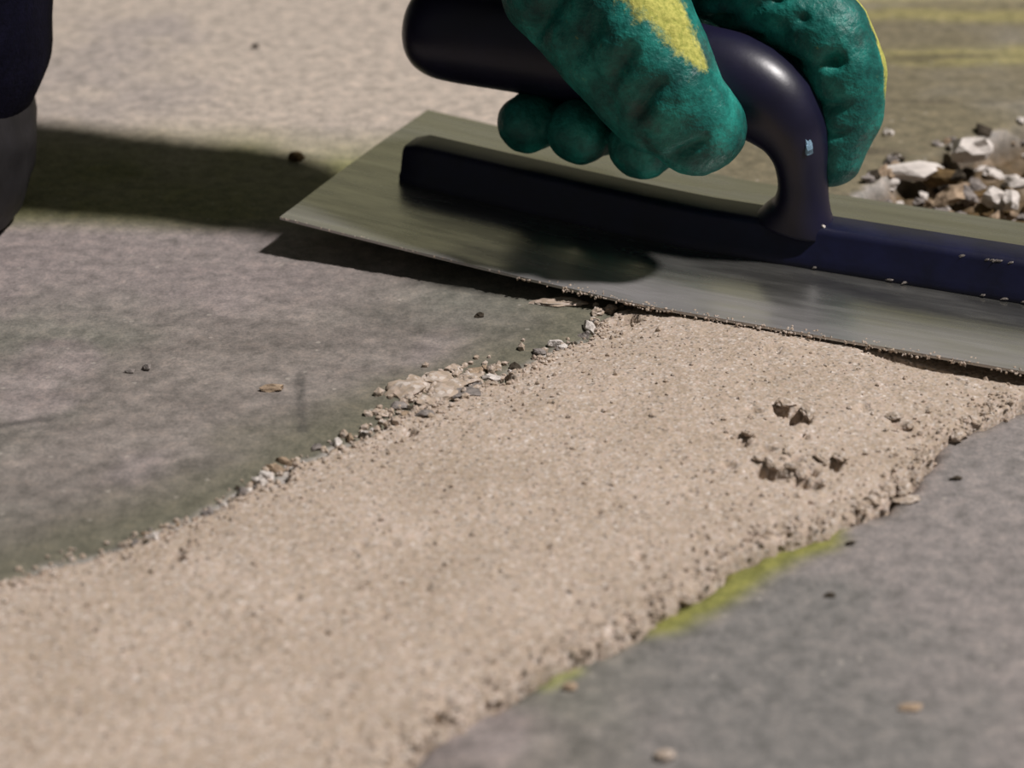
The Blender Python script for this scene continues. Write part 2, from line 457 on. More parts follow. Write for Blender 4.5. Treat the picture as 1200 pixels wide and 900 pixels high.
for a in [(935, 487, 20, 9, .0034), (915, 480, 10, 7, .002), (942, 492, 9, 4, .003), (905, 553, 26, 7, .0042, -.1), (940, 565, 14, 6, .0036, -.2),
          (958, 566, 7, 6, .003), (952, 552, 7, 5, .0026), (870, 518, 9, 4, .0022), (898, 527, 10, 3, .002), (885, 480, 8, 3, .0018),
          (933, 539, 8, 3, .0022), (978, 545, 8, 4, .0024), (942, 512, 7, 3, .0018), (1055, 498, 12, 5, .0026, -.2), (855, 543, 7, 4, .0016),
          (209, 648, 8, 7, .0055), (331, 549, 8, 10, .0055), (591, 436, 9, 8, .005), (737, 369, 13, 6, .003, .1), (722, 371, 6, 4, .002), (945, 628, 6, 4, .003),
          (1110, 514, 9, 6, .003), (1097, 543, 8, 6, .0035), (750, 652, 5, 4, .002), (640, 640, 4, 3, .0018), (480, 500, 9, 5, .003), (860, 662, 6, 5, .003),
          (725, 350, 26, 5, .004), (510, 838, 7, 6, .003), (590, 808, 6, 5, .003), (1012, 475, 5, 3, .0015), (700, 600, 4, 3, .0015), (350, 700, 4, 3, .0015), (500, 690, 4, 3, .0012)]:
    pit(*a)
# fine pock marks
pk = vnoise(PX, PY, 260, 78, 2)
PZ = PZ - 0.0012 * sstep(0.62, 0.85, pk)
# keep below the blade sole
PU, PV = to_uv(PX, PY)
under = (PU > 0) & (PV > -0.002) & (PV < BLADE_W + 0.003)
PZ = np.where(under, np.minimum(PZ, blade_z(PU) - 0.0004 + 0 * PV), PZ)
PZ = np.where((PV > -0.012) & (PV < 0) & (PU > 0.2), PZ - 0.0042 * sstep(-0.008, -0.002, PV) * sstep(0.19, 0.24, PU), PZ)
PZ = np.where(under & (PU > 0.19), PZ - 0.0042 * sstep(0.19, 0.24, PU), PZ)
keep = psd > -0.002
pi = -np.ones(PX.shape, int)
cell = keep[:-1, :-1] & keep[:-1, 1:] & keep[1:, 1:] & keep[1:, :-1]
used = np.zeros(PX.shape, bool)
for a, b in ((slice(None, -1), slice(None, -1)), (slice(None, -1), slice(1, None)), (slice(1, None), slice(1, None)), (slice(1, None), slice(None, -1))):
    used[a, b] |= cell
pi[used] = np.arange(used.sum())
jit = (RNG.random(PX.shape + (2,)) - 0.5) * st * 0.5
pvv = np.stack([PX + jit[..., 0], PY + jit[..., 1], PZ], -1)[used]
pff = np.stack([pi[:-1, :-1], pi[:-1, 1:], pi[1:, 1:], pi[1:, :-1]], -1)[cell]
patch = link('mortar_patch', np_mesh('mortar_patch', pvv, pff), M['sand'])
tag(patch, 'beige sandy mortar fill spread in the broken floor channel', 'mortar')

def patch_z(x, y):
    i = int(round((x - px_[0]) / st)); j = int(round((y - py_[0]) / st))
    if 0 <= i < len(px_) and 0 <= j < len(py_) and used[j, i]: return float(PZ[j, i])
    return None

# loose grit on the fill: joined, nobody could count it
ICO = bmesh.new(); bmesh.ops.create_icosphere(ICO, subdivisions=1, radius=1.0)
iv = np.array([v.co[:] for v in ICO.verts]); it = np.array([[v.index for v in f.verts] for f in ICO.faces]); ICO.free()
def grit(name, pts, radii, mat, parent, seed):
    r = np.random.default_rng(seed); V_, F_ = [], []
    for k, (p, s) in enumerate(zip(pts, radii)):
        d = iv * (1 + 0.55 * (r.random((12 if len(iv) == 12 else len(iv), 1)) - 0.5)) * (s * (0.75 + 0.5 * r.random(3)))
        V_.append(d + np.array(p)); F_.append(it + k * len(iv))
    o = link(name, np_mesh(name, np.concatenate(V_), np.concatenate(F_)), mat, parent)
    o['kind'] = 'stuff'
    o.data.polygons.foreach_set('use_smooth', np.zeros(len(o.data.polygons), bool))
    return o
gp, gr = [], []
sel = np.argwhere(used & (psd > 0.0))
wts = np.exp(-np.minimum(RJ, LJ) / 0.006)[sel[:, 0], sel[:, 1]] * 6 + 0.2
pickn = RNG.choice(len(sel), 3000, replace=False, p=wts / wts.sum())
for j, i in sel[pickn]:
    if under[j, i]: continue
    s = 0.0003 + 0.0006 * RNG.random() ** 3
    if min(RJ[j, i], LJ[j, i]) < 0.006: s *= 1.25
    gp.append((PX[j, i], PY[j, i], PZ[j, i] + s * 0.2)); gr.append(s)
for k in range(420):
    if k < 260: qx, qy = random.gauss(512, 36), random.gauss(0, 11); qy += 462 - 0.42 * (qx - 512)
    else:
        i_ = random.randrange(len(LEFT_PX) - 1); f_ = random.random()
        qx = LEFT_PX[i_][0] * (1 - f_) + LEFT_PX[i_ + 1][0] * f_ + random.uniform(-6, 4); qy = LEFT_PX[i_][1] * (1 - f_) + LEFT_PX[i_ + 1][1] * f_ - abs(random.gauss(0, 7))
    x, y = ground(qx, qy)
    s = random.uniform(0.0003, 0.0011) * (1.5 if k < 120 else 1.0)
    gp.append((x, y, max(floor_z(x, y), patch_z(x, y) or -1) + s * 0.3)); gr.append(s)
grit('loose_grit', gp, gr, M['sand'], patch, 5)

# ------------------------------------------------------------------ stones, chips, crumbs
def stone_mesh(name, mat, seed, sub=2, rough=0.9, flat=1.0, faceted=True):
    bm = bmesh.new(); bmesh.ops.create_icosphere(bm, subdivisions=sub, radius=1.0)
    off = Vector((seed * 3.7, seed * 1.9, seed * 5.3))
    r = random.Random(seed)
    cuts = []
    for _ in range(7):
        n = Vector((r.gauss(0, 1), r.gauss(0, 1), r.gauss(0, 1))).normalized(); cuts.append((n, r.uniform(0.45, 0.85)))
    for v in bm.verts:
        p = v.co.copy()
        if mat is M['sand_lump']:
            p *= 0.85 + 0.32 * mnoise.noise(p * 1.6 + off) + 0.22 * mnoise.noise(p * 4.0 + off) + 0.14 * mnoise.noise(p * 8.0 + off)
            v.co = p; continue
        for n, d in cuts:
            k = p.dot(n) - d
            if k > 0: p -= n * k
        p *= 1 + rough * 0.5 * mnoise.noise(p * 2.1 + off)
        v.co = Vector((p.x, p.y, p.z * flat))
    me = from_bm(name, bm, smooth=not faceted)
    me.materials.append(mat)
    return me
STONES = {}
for k, nm in enumerate(('white', 'grey', 'tan', 'brown', 'dark', 'sand')):
    STONES[nm] = [stone_mesh('%s_stone' % nm, M['sand_lump' if nm == 'sand' else nm], 10 * k + q + 1, 3 if nm == 'sand' else 2) for q in range(4)]
def put(name, kind, x, y, z, sx, sy, sz, label, cat, group=None, rz=None, tilt=0.3, parent=None):
    me = random.choice(STONES[kind])
    o = link(name, me, None, parent)
    o.location = (x, y, z); o.scale = (sx, sy, sz)
    o.rotation_euler = (random.uniform(-tilt, tilt), random.uniform(-tilt, tilt), random.uniform(0, 6.28) if rz is None else rz)
    if label: tag(o, label, cat, group)
    return o

# named single crumbs lying on the slab (photo position, half sizes in mm)
for px, py, kind, sx, sy, sz, label, nm, cat in [
    (320, 457, 'tan', 4.6, 2.2, 1.3, 'flat tan flake lying alone beside the dark scuff on the grey floor', 'mortar_flake', 'flake'),
    (172, 433, 'grey', 2.2, 1.8, 1.4, 'pale grey pebble alone on the open grey slab', 'pebble', 'pebble'),
    (152, 436, 'grey', 2.6, 1.4, 0.8, 'thin grey sliver beside the pale pebble on the slab', 'concrete_sliver', 'chip'),
    (348, 188, 'brown', 3.2, 2.6, 2.2, 'brown crumb on the floor at the edge of the green paint strip', 'mortar_crumb', 'crumb'),
    (299, 56, 'dark', 2.0, 1.6, 1.3, 'tiny dark crumb on the pale floor far behind', 'mortar_crumb', 'crumb'),
    (562, 372, 'dark', 1.8, 1.2, 1.2, 'small dark crumb on the slab under the lifted trowel corner', 'mortar_crumb', 'crumb'),
    (1067, 830, 'tan', 3.0, 1.8, 0.9, 'flat tan flake on the smooth grey slab beside the fill', 'mortar_flake', 'flake'),
    (779, 888, 'sand', 2.6, 1.9, 1.5, 'beige sand crumb on the smooth slab near the yellow-green paint', 'mortar_crumb', 'crumb'),
    (668, 806, 'tan', 1.8, 1.6, 1.3, 'small tan crumb beside the faint green smear at the fill edge', 'mortar_crumb', 'crumb'),
    (1062, 586, 'sand', 4.2, 2.2, 1.0, 'flattened beige mortar smear spilled over the fill edge onto grey slab', 'mortar_flake', 'flake'),
    (996, 638, 'dark', 1.7, 1.0, 0.8, 'tiny dark fleck on the slab beyond the tip of yellow-green paint', 'mortar_crumb', 'crumb'),
    (972, 698, 'dark', 1.9, 1.1, 0.9, 'dark crumb on smooth slab beside the yellow-green paint', 'mortar_crumb', 'crumb'),
    (1120, 562, 'dark', 2.1, 1.0, 0.8, 'dark thin fleck on slab close to the notch in the fill edge', 'mortar_crumb', 'crumb'),
    (1040, 158, 'white', 2.2, 1.8, 1.8, 'single white chip on olive floor above the rubble', 'plaster_chip', 'chip'),
]:
    x, y = ground(px, py)
    put(nm, kind, x, y, floor_z(x, y) + sz * 0.00055, sx / 1000, sy / 1000, sz / 1000, label, cat, rz=0.1, tilt=0.1)

# mortar dragged out onto the slab beneath the lifted blade
for px, py, sx, sy, sz, label in [(655, 356, 9.5, 3.4, 1.2, 'thin beige mortar smear on the slab under the trowel edge'),
                                   (680, 343, 3.4, 2.6, 2.6, 'beige mortar lump caught beneath the trowel edge'),]:
    x, y = ground(px, py)
    put('mortar_smear', 'sand', x, y, floor_z(x, y) + 0.0005, sx / 1000, sy / 1000, sz / 1000, label, 'mortar', rz=-0.1, tilt=0.05)

# crumbled clump at the middle of the left edge
cl = [(472, 455, 5.5, 'sand'), (492, 447, 4.5, 'sand'), (512, 440, 5.0, 'sand'), (530, 445, 4.0, 'sand'), (548, 438, 4.0, 'sand'), (520, 455, 5.5, 'sand'),
      (545, 458, 4.0, 'grey'), (500, 465, 4.0, 'sand'), (466, 470, 3.2, 'grey'), (482, 478, 3.0, 'tan'), (565, 446, 3.6, 'grey'), (556, 430, 2.6, 'tan'),
      (462, 486, 2.6, 'dark'), (497, 484, 2.8, 'grey'), (577, 436, 3.0, 'white'), (535, 428, 2.6, 'sand'), (574, 425, 2.4, 'tan'), (449, 478, 2.4, 'sand')]
for px, py, s, kind in cl:
    x, y = ground(px, py + 6)
    z = max(floor_z(x, y), patch_z(x, y) or -1)
    words = {'sand': 'beige sandy crumb', 'grey': 'grey gravel bit', 'tan': 'tan gravel bit', 'dark': 'dark gravel bit', 'white': 'white chip'}[kind]
    put('mortar_crumb' if kind == 'sand' else 'gravel', kind, x, y, z + s * 0.00012, s / 1000 * 1.2, s / 1000 * .95, s / 1000 * .36,
        words + ' in the crumbled clump on the broken left edge', 'crumb' if kind == 'sand' else 'gravel', 'clump of crumbs on the channel edge')

# white and grey chips along the broken edge
def edge_point(t):
    k = t * (len(LEFT_PX) - 1); i = min(int(k), len(LEFT_PX) - 2); f_ = k - i
    return (LEFT_PX[i][0] * (1 - f_) + LEFT_PX[i + 1][0] * f_, LEFT_PX[i][1] * (1 - f_) + LEFT_PX[i + 1][1] * f_)
big = [(652, 403, 'white', 3.4, 2.0, 2.4), (660, 408, 'white', 2.0, 3.2, 2.0), (692, 384, 'white', 2.0, 3.8, 2.6), (686, 392, 'grey', 2.6, 2.2, 2.0),
       (304, 566, 'white', 3.2, 2.6, 2.6), (312, 558, 'white', 2.6, 2.2, 2.2), (290, 576, 'white', 2.6, 2.4, 2.4), (284, 582, 'grey', 2.2, 2.0, 2.0),
       (322, 548, 'tan', 3.2, 2.0, 2.4), (192, 628, 'white', 2.8, 2.0, 2.0), (182, 634, 'white', 2.0, 1.8, 1.8), (262, 592, 'white', 2.0, 1.8, 1.7),
       (243, 600, 'grey', 2.2, 1.8, 1.6), (395, 519, 'white', 2.6, 2.0, 1.8), (372, 525, 'grey', 3.0, 2.0, 1.8), (428, 512, 'dark', 2.8, 2.0, 2.2),
       (410, 514, 'tan', 2.4, 2.0, 2.0), (604, 430, 'dark', 2.6, 2.0, 2.2), (632, 412, 'grey', 2.8, 2.4, 1.8), (672, 404, 'dark', 3.2, 1.8, 1.6),
       (700, 366, 'sand', 3.6, 2.6, 2.2), (716, 362, 'sand', 3.4, 2.4, 2.0), (742, 362, 'sand', 3.2, 2.2, 1.8), (64, 664, 'white', 1.8, 1.5, 1.4),
       (131, 648, 'dark', 1.8, 1.4, 1.4), (159, 638, 'grey', 2.2, 1.7, 1.5), (172, 640, 'dark', 1.8, 1.4, 1.3), (334, 540, 'tan', 3.4, 1.6, 2.4)]
for k in range(60):
    px, py = edge_point(random.uniform(0.1, 0.97))
    s = random.uniform(0.5, 1.3)
    big.append((px + random.uniform(-5, 5), py + random.uniform(-8, 3), random.choice(['white', 'white', 'grey', 'grey', 'tan', 'dark']), s * 1.2, s, s))
WORD = {'white': 'white concrete chip', 'grey': 'grey gravel chip', 'tan': 'tan gravel chip', 'dark': 'dark gravel chip', 'sand': 'beige mortar crumb'}
for px, py, kind, sx, sy, sz in big:
    x, y = ground(px, py)
    z = max(floor_z(x, y), patch_z(x, y) or -1)
    seg = ('between the trowel and the crumbled clump' if px > 575 else 'just before the crumbled clump' if px > 350 else 'around the small dark hole' if px > 270 else 'on the stretch past the dark hole')
    put('gravel_chip' if kind != 'sand' else 'mortar_crumb', kind, x, y, z + sz * 0.00015, sx / 1150, sy / 1150, sz / 1150,
        WORD[kind] + ' on the broken slab edge ' + seg, 'chip' if kind != 'sand' else 'crumb', WORD[kind] + 's ' + seg)

# sandy lumps on the ragged right edge of the fill
for k in range(64):
    t = random.random() ** 0.8 * (len(RIGHT) - 1.01); i = int(t); f_ = t - i
    x = RIGHT[i][0] * (1 - f_) + RIGHT[i + 1][0] * f_ - random.uniform(0.0, 0.004)
    y = RIGHT[i][1] * (1 - f_) + RIGHT[i + 1][1] * f_ + random.uniform(0.0, 0.004)
    s = random.uniform(1.0, 2.6)
    put('mortar_lump', 'sand', x, y, 0.0012 + 0.0004 * s * random.random(), s / 1000 * 1.25, s / 1000, s / 1000 * .85,
        'beige sandy lump on the ragged fill edge ' + (sg := 'where it nears the trowel' if t > 11.5 else 'along the yellow-green paint' if t > 5.5 else 'before the yellow-green paint begins'), 'mortar lump', 'lumps on the fill edge ' + sg)
# loose lumps around the torn spot
for px, py, s in [(920, 474, 2.2), (948, 483, 2.6), (905, 545, 2.4), (962, 538, 1.8), (985, 538, 2.4), (930, 548, 1.8), (876, 510, 1.8), (1048, 490, 2.0), (1066, 500, 1.8), (890, 540, 1.6), (940, 556, 1.7), (925, 531, 1.8)]:
    x, y = ground(px, py, 0.003)
    put('mortar_lump', 'sand', x, y, 0.0036, s / 1000 * 1.5, s / 1000, s / 1000 * .6,
        'beige sandy lump pulled up at the torn spot in the fill', 'mortar lump', 'lumps at the torn spot')

# ------------------------------------------------------------------ rubble in the open channel behind the trowel
def rub(px, py, kind, sx, sy, sz, rz=None, z=None, label=None, tilt=0.5):
    x, y = ground(px, py, -0.003)
    zz = floor_z(x, y) + sz * 0.0005 if z is None else z
    lb = {'white': 'white plaster chunk among the rubble', 'grey': 'grey stone among the rubble', 'tan': 'tan stone among the rubble',
          'brown': 'brown earthy clod among the rubble', 'dark': 'dark clod among the rubble'}[kind] + ' in the open channel behind the trowel'
    put('rubble_stone' if kind != 'white' else 'plaster_chunk', kind, x, y, zz, sx / 1000, sy / 1000, sz / 1000, label or lb, 'rubble',
        None if label else kind + ' rubble behind the trowel', rz, tilt)
rub(1135, 186, 'white', 8.5, 7.5, 5.0, 0.5, 0.0005, 'large white plaster wedge standing in the rubble behind the trowel')
rub(1075, 207, 'white', 15, 5.0, 3.6, 0.25, -0.001, 'long flat white plaster slab at the front of the rubble', 0.12)
rub(1166, 233, 'white', 5.5, 4.0, 4.0, 0.2, -0.003)
rub(1112, 226, 'tan', 6.0, 5.0, 4.5, 0.2, -0.004)
rub(1185, 236, 'white', 5.0, 4.0, 3.6, 1.2, -0.003)
rub(1105, 205, 'brown', 8.0, 7.0, 5.0, 0.4, -0.004)
rub(1122, 213, 'dark', 3.0, 3.0, 3.0, 0.4, -0.001)
for k in range(330):
    px, py = random.uniform(1015, 1290), random.uniform(120, 285)
    x, y = ground(px, py, -0.003)
    s_ = float(poly_sd(np.array([x]), np.array([y]), CHANNEL)[0])
    u, v = to_uv(x, y)
    if s_ < -0.004 or v < BLADE_W + 0.004: continue
    near_rim = s_ < 0.022
    kind = random.choice(['white', 'white', 'grey', 'grey', 'tan', 'dark'] if near_rim else ['brown', 'brown', 'brown', 'tan', 'tan', 'white', 'dark', 'grey'])
    s = random.uniform(1.0, 3.4) if near_rim else random.uniform(1.4, 4.6)
    rub(px, py, kind, s * random.uniform(.9, 1.5), s, s * random.uniform(.5, .9))

# ------------------------------------------------------------------ trowel
trowel = bpy.data.objects.new('plastering_trowel', None); COL.objects.link(trowel)
trowel.location = TR_O; trowel.rotation_euler = (0, 0, TR_YAW)
tag(trowel, 'steel finishing trowel with dark navy handle and mounting bar resting on the mortar', 'trowel')
# blade: thin springy sheet, its left end lifted
nu, nv = 90, 36
us, vs_ = np.linspace(0, BLADE_L, nu), np.linspace(0, BLADE_W, nv)
BU, BV = np.meshgrid(us, vs_, indexing='ij')
BZ = blade_z(BU) + 0.0008 * np.sin(math.pi * BV / BLADE_W) + 0.0007 * BV / BLADE_W + 0.0006 * sstep(0.012, 0.0, BV) * 0.4
rc = 0.0025
def rnd(u, v):      # round the corners of the sheet
    return u, v
topv = np.stack([BU, BV, BZ + 0.0009], -1).reshape(-1, 3)
botv = np.stack([BU, BV, BZ], -1).reshape(-1, 3)
ii = np.arange(nu * nv).reshape(nu, nv)
qt = np.stack([ii[:-1, :-1], ii[1:, :-1], ii[1:, 1:], ii[:-1, 1:]], -1).reshape(-1, 4)
qb = qt[:, ::-1] + nu * nv
ring = np.concatenate([ii[:-1, 0], ii[-1, :-1], ii[:0:-1, -1], ii[0, :0:-1]])
rn = np.roll(ring, -1)
qs = np.stack([ring + nu * nv, rn + nu * nv, rn, ring], -1)
bme = np_mesh('blade', np.concatenate([topv, botv]), np.concatenate([qt, qb, qs]))
bme.set_sharp_from_angle(angle=0.6)
sheen = sstep(0.027, 0.009, BV) * sstep(0.045, 0.07, BU) * (1 - 0.45 * sstep(0.13, 0.19, BU)) + 0.10 + 0.10 * sstep(0.05, 0.02, BV) + 0.2 * sstep(0.01, 0.002, BV)  # bright front-edge reflection painted in as a less metallic band
sheen = np.concatenate([sheen.ravel(), sheen.ravel() * 0.4])
set_col(bme, np.repeat(np.clip(sheen, 0, 1)[:, None], 3, 1), 'PaintedSheen')
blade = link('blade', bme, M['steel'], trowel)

# mounting bar: rounded trapezoid swept along the blade
def sweep(name, secs, closed_caps=True):
    n = len(secs[0]); V_ = [p for s in secs for p in s]; F_ = []
    for a in range(len(secs) - 1):
        for b in range(n):
            c = (b + 1) % n
            F_.append((a * n + b, a * n + c, (a + 1) * n + c, (a + 1) * n + b))
    F_.append(tuple(range(n))[::-1]); F_.append(tuple((len(secs) - 1) * n + k for k in range(n)))
    return mesh(name, V_, F_)
prof = [(-.0112, -.001), (-.0112, .0020), (-.0098, .0034), (-.0078, .0106), (-.0068, .0121), (-.0050, .0127), (.0050, .0127), (.0066, .0121), (.0076, .0106), (.0098, .0034), (.0112, .0022), (.0112, -.001)]
secs = []
BVC = 0.0575
for k, u in enumerate(np.linspace(0.0205, 0.262, 50)):
    zb = float(blade_z(u)) + 0.0020
    e = min(1.0, 0.86 + 0.14 * min((u - 0.0205), (0.262 - u)) / 0.004)
    secs.append([(u, BVC + v * e, zb + (z * e if z > 0 else z)) for v, z in prof][::-1])
bm_ = sweep('mounting_bar', secs); bm_.set_sharp_from_angle(angle=0.9)
bar = link('mounting_bar', bm_, M['bar'], trowel)
bar['label'] = 'dark navy painted bar along the middle of the blade'

# handle: grip, bend and shank in one sweep of ellipses
HP = [  # (u, z, half thickness in plane, half width across)
    (.0210, .0655, .0010, .0010), (.0222, .0655, .0085, .0085), (.0255, .0654, .0135, .0135), (.0310, .0653, .0162, .0160), (.0400, .0652, .0172, .0168),
    (.0600, .0648, .0172, .0166), (.0850, .0640, .0170, .0164), (.1050, .0630, .0168, .0160), (.1230, .0615, .0166, .0155),
    (.1370, .0598, .0165, .0150), (.1480, .0558, .0150, .0140), (.1558, .0488, .0122, .0128), (.1596, .0412, .0095, .0118), (.1609, .0340, .0080, .0110),
    (.1614, .0280, .0080, .0104), (.1612, .0230, .0092, .0104), (.1606, .0190, .0118, .0106), (.1600, .0150, .0145, .0108)]
def cr(P, n):
    P = np.array(P); out = []
    for i in range(len(P) - 1):
        p0, p1, p2, p3 = P[max(i - 1, 0)], P[i], P[i + 1], P[min(i + 2, len(P) - 1)]
        for t in np.linspace(0, 1, n, endpoint=False):
            out.append(0.5 * ((2 * p1) + (-p0 + p2) * t + (2 * p0 - 5 * p1 + 4 * p2 - p3) * t * t + (-p0 + 3 * p1 - 3 * p2 + p3) * t ** 3))
    out.append(P[-1]); return np.array(out)
HS = cr(HP, 4)
secs = []
for k in range(len(HS)):
    a, b = HS[max(k - 1, 0)], HS[min(k + 1, len(HS) - 1)]
    d = np.array([b[0] - a[0], b[1] - a[1]]); d /= np.linalg.norm(d)
    if k == 0: d = np.array([1.0, 0.0])
    nrm = np.array([-d[1], d[0]])
    s = []
    for q in range(28):
        t = 2 * math.pi * q / 28
        ct, sn = math.cos(t), math.sin(t)
        s.append((HS[k][0] + nrm[0] * HS[k][2] * sn, BVC + HS[k][3] * ct, HS[k][1] + nrm[1] * HS[k][2] * sn))
    secs.append(s)
handle = link('handle', sweep('handle', secs), M['navy'], trowel)
handle['label'] = 'dark navy plastic grip curving down into a single shank'
# end ring groove on the grip
def lathe_ring(name, u, z, r0, r1, wdt, mat, parent):
    bm = bmesh.new(); n = 28
    prof_ = [(-wdt, r0), (-wdt * .6, r1), (wdt * .6, r1), (wdt, r0)]
    rows = [[bm.verts.new((u + a, BVC + r * math.cos(2 * math.pi * q / n), z + r * math.sin(2 * math.pi * q / n))) for q in range(n)] for a, r in prof_]
    for a in range(3):
        for q in range(n):
            bm.faces.new((rows[a][q], rows[a][(q + 1) % n], rows[a + 1][(q + 1) % n], rows[a + 1][q]))
    return link(name, from_bm(name, bm), mat, parent)
# scuff on the shank, mortar specks on the bar
def speck(u, v, z, sx, sy, sz, kind, nm):
    o = link(nm, STONES[kind][0], None, trowel); o.location = (u, v, z); o.scale = (sx, sy, sz); o.rotation_euler = (0, 0, random.random())
    return o
sc = stone_mesh('scuff', M['scratch'], 91)
o = link('scuff', sc, None, trowel); o.location = (.1652, BVC - .0088, .0452); o.scale = (.0015, .0010, .0034); o.rotation_euler = (0, -.15, .8)
o['label'] = 'small pale blue scuff on the shank'
speck(.1700, BVC - .005, .0180, .0010, .0010, .0010, 'white', 'mortar_speck')
for px_u, dz in ((.195, 0), (.2, 0), (.17, 0), (.225, 0), (.232, 0), (.238, 0)):
    speck(px_u, BVC - .0112, float(blade_z(px_u)) + .0028, .0010 + .0012 * random.random(), .0007, .0005, 'grey', 'mortar_speck')
for k in range(10):
    u = random.uniform(.215, .25)
    speck(u, BVC - .0070 - .0004 * random.random(), float(blade_z(u)) + .0130 + .0006 * random.random(), .0009 + .0010 * random.random(), .0005, .0005, 'grey', 'mortar_speck')
# mortar clinging to the working edge
gp, gr = [], []
for k in range(700):
    u = random.uniform(0.085, 0.28)
    dens = 0.35 + 0.65 * (0.5 + 0.5 * math.sin(u * 190) * math.sin(u * 71 + 1))
    if u < 0.1: dens *= 0.5
    if random.random() > dens: continue
    v = random.uniform(-0.0010, 0.0003) if random.random() < 0.6 else abs(random.gauss(0, 0.0016))
    z = float(blade_z(u)) + (random.uniform(-0.0002, 0.0009) if v < 0.0002 else 0.0010)
    gp.append((u, v, z)); gr.append(random.uniform(0.0002, 0.00055))
for k in range(60):
    u = random.uniform(0.0, 0.085)
    gp.append((u, random.uniform(-0.0004, 0.0008), float(blade_z(u)) + 0.0009)); gr.append(random.uniform(0.0002, 0.0004))
g = grit('mortar_residue', gp, gr, M['sand'], trowel, 8)

# ------------------------------------------------------------------ the worker
person = bpy.data.objects.new('person', None); COL.objects.link(person)
person.location = (-0.34, 0.90, 0.0)
tag(person, 'person in navy work clothes and boots with a green and yellow glove gripping the trowel', 'person')
PINV = Matrix.Translation(-Vector(person.location))

def tapered(bm, a, ra, b, rb, sub=3):
    t = bmesh.new()
    for p, r in ((a, ra), (b, rb)):
        bmesh.ops.create_icosphere(t, subdivisions=sub, radius=r, matrix=Matrix.Translation(Vector(p)))
    res = bmesh.ops.convex_hull(t, input=t.verts[:])
    junk = [e for e in res['geom_interior'] + res['geom_unused'] if isinstance(e, bmesh.types.BMVert)]
    bmesh.ops.delete(t, geom=list(set(junk)), context='VERTS')
    m_ = bpy.data.meshes.new('tmp'); t.to_mesh(m_); t.free()
    bm.from_mesh(m_); bpy.data.meshes.remove(m_)

def fuse(name, chains, voxel, smooth_it=6, blobs=()):
    """one continuous surface from joined tapered limbs"""
    bm = bmesh.new()
    for ch in chains:
        for (a, ra), (b, rb) in zip(ch[:-1], ch[1:]):
            tapered(bm, a, ra, b, rb)
    for c, r, sc_ in blobs:
        bmesh.ops.create_icosphere(bm, subdivisions=3, radius=r, matrix=Matrix.Translation(Vector(c)) @ Matrix.Diagonal((*sc_, 1)))
    me = bpy.data.meshes.new(name); bm.to_mesh(me); bm.free()
    o = bpy.data.objects.new(name, me); COL.objects.link(o)
    r = o.modifiers.new('r', 'REMESH'); r.mode = 'VOXEL'; r.voxel_size = voxel; r.use_smooth_shade = True
    s = o.modifiers.new('s', 'SMOOTH'); s.iterations = smooth_it; s.factor = 0.5
    dg = bpy.context.evaluated_depsgraph_get()
    out = bpy.data.meshes.new_from_object(o.evaluated_get(dg))
    bpy.data.objects.remove(o); bpy.data.meshes.remove(me)
    out.name = name
    out.polygons.foreach_set('use_smooth', [True] * len(out.polygons))
    return out

def L(u, v, z):
    x, y = tl(u, v); return (x, y, z)

def get_np(me):
    a = np.empty(len(me.vertices) * 3, np.float32); me.vertices.foreach_get('co', a)
    n = np.empty(len(me.vertices) * 3, np.float32); me.vertex_normals.foreach_get('vector', n)
    return a.reshape(-1, 3).astype(float), n.reshape(-1, 3).astype(float)

# gloved left hand in the trowel's frame (u along the blade, v away from the camera, z up)
WR = (.078, .060, .152)
hand = [
    # thumb along the near side of the grip
    [((.090, .048, .118), .0240), ((.1010, .0340, .0990), .0215), ((.1150, .0268, .0820), .0192), ((.1265, .0258, .0655), .0175), ((.1345, .0292, .0540), .0152)],
    [((.078, .046, .112), .0230), ((.086, .0350, .0940), .0200), ((.1040, .0285, .0765), .0172), ((.1220, .0280, .0600), .0150)],
    # index over the bend and down behind the shank
    [((.085, .073, .110), .0175), ((.1200, .0800, .0910), .0168), ((.1420, .0775, .0825), .0158), ((.1605, .0738, .0760), .0152), ((.1682, .0722, .0645), .0141), ((.1695, .0708, .0505), .0126), ((.1668, .0690, .0365), .0108)],
    [((.082, .040, .098), .0170), ((.105, .060, .104), .0165), ((.1230, .0780, .0980), .0150)],
    # middle
    [((.080, .070, .110), .0165), ((.1080, .0850, .0960), .0145), ((.1110, .0905, .0700), .0125), ((.1120, .0830, .0490), .0118), ((.1110, .0640, .0385), .0116), ((.1110, .0450, .0400), .0114)],
    # ring
    [((.070, .070, .108), .0165), ((.0860, .0850, .0930), .0142), ((.0880, .0900, .0680), .0120), ((.0885, .0820, .0470), .0115), ((.0880, .0620, .0380), .0112), ((.0875, .0460, .0405), .0108)],
    # little
    [((.060, .070, .108), .0155), ((.0650, .0830, .0900), .0130), ((.0670, .0870, .0680), .0110), ((.0675, .0800, .0480), .0104), ((.0680, .0620, .0385), .0104), ((.0680, .0480, .0400), .0100)],
    # palm and wrist
    [((.1060, .0680, .1000), .0160), ((.078, .064, .118), .0200), (WR, .0300)],
    [((.0700, .0740, .0980), .0150), ((.060, .068, .118), .0200), (WR, .0300)],
    [((.0850, .0520, .1020), .0150), (WR, .0300)],
    [(WR, .0300), ((.062, .066, .182), .0320)],
]
hand_w = [[(L(*p), r) for p, r in ch] for ch in hand]
hm = fuse('glove', hand_w, 0.00105, 5)
co, no = get_np(hm)
CU, CV = to_uv(co[:, 0], co[:, 1]); CZ = co[:, 2]
Q = np.stack([CU, CV, CZ], -1)
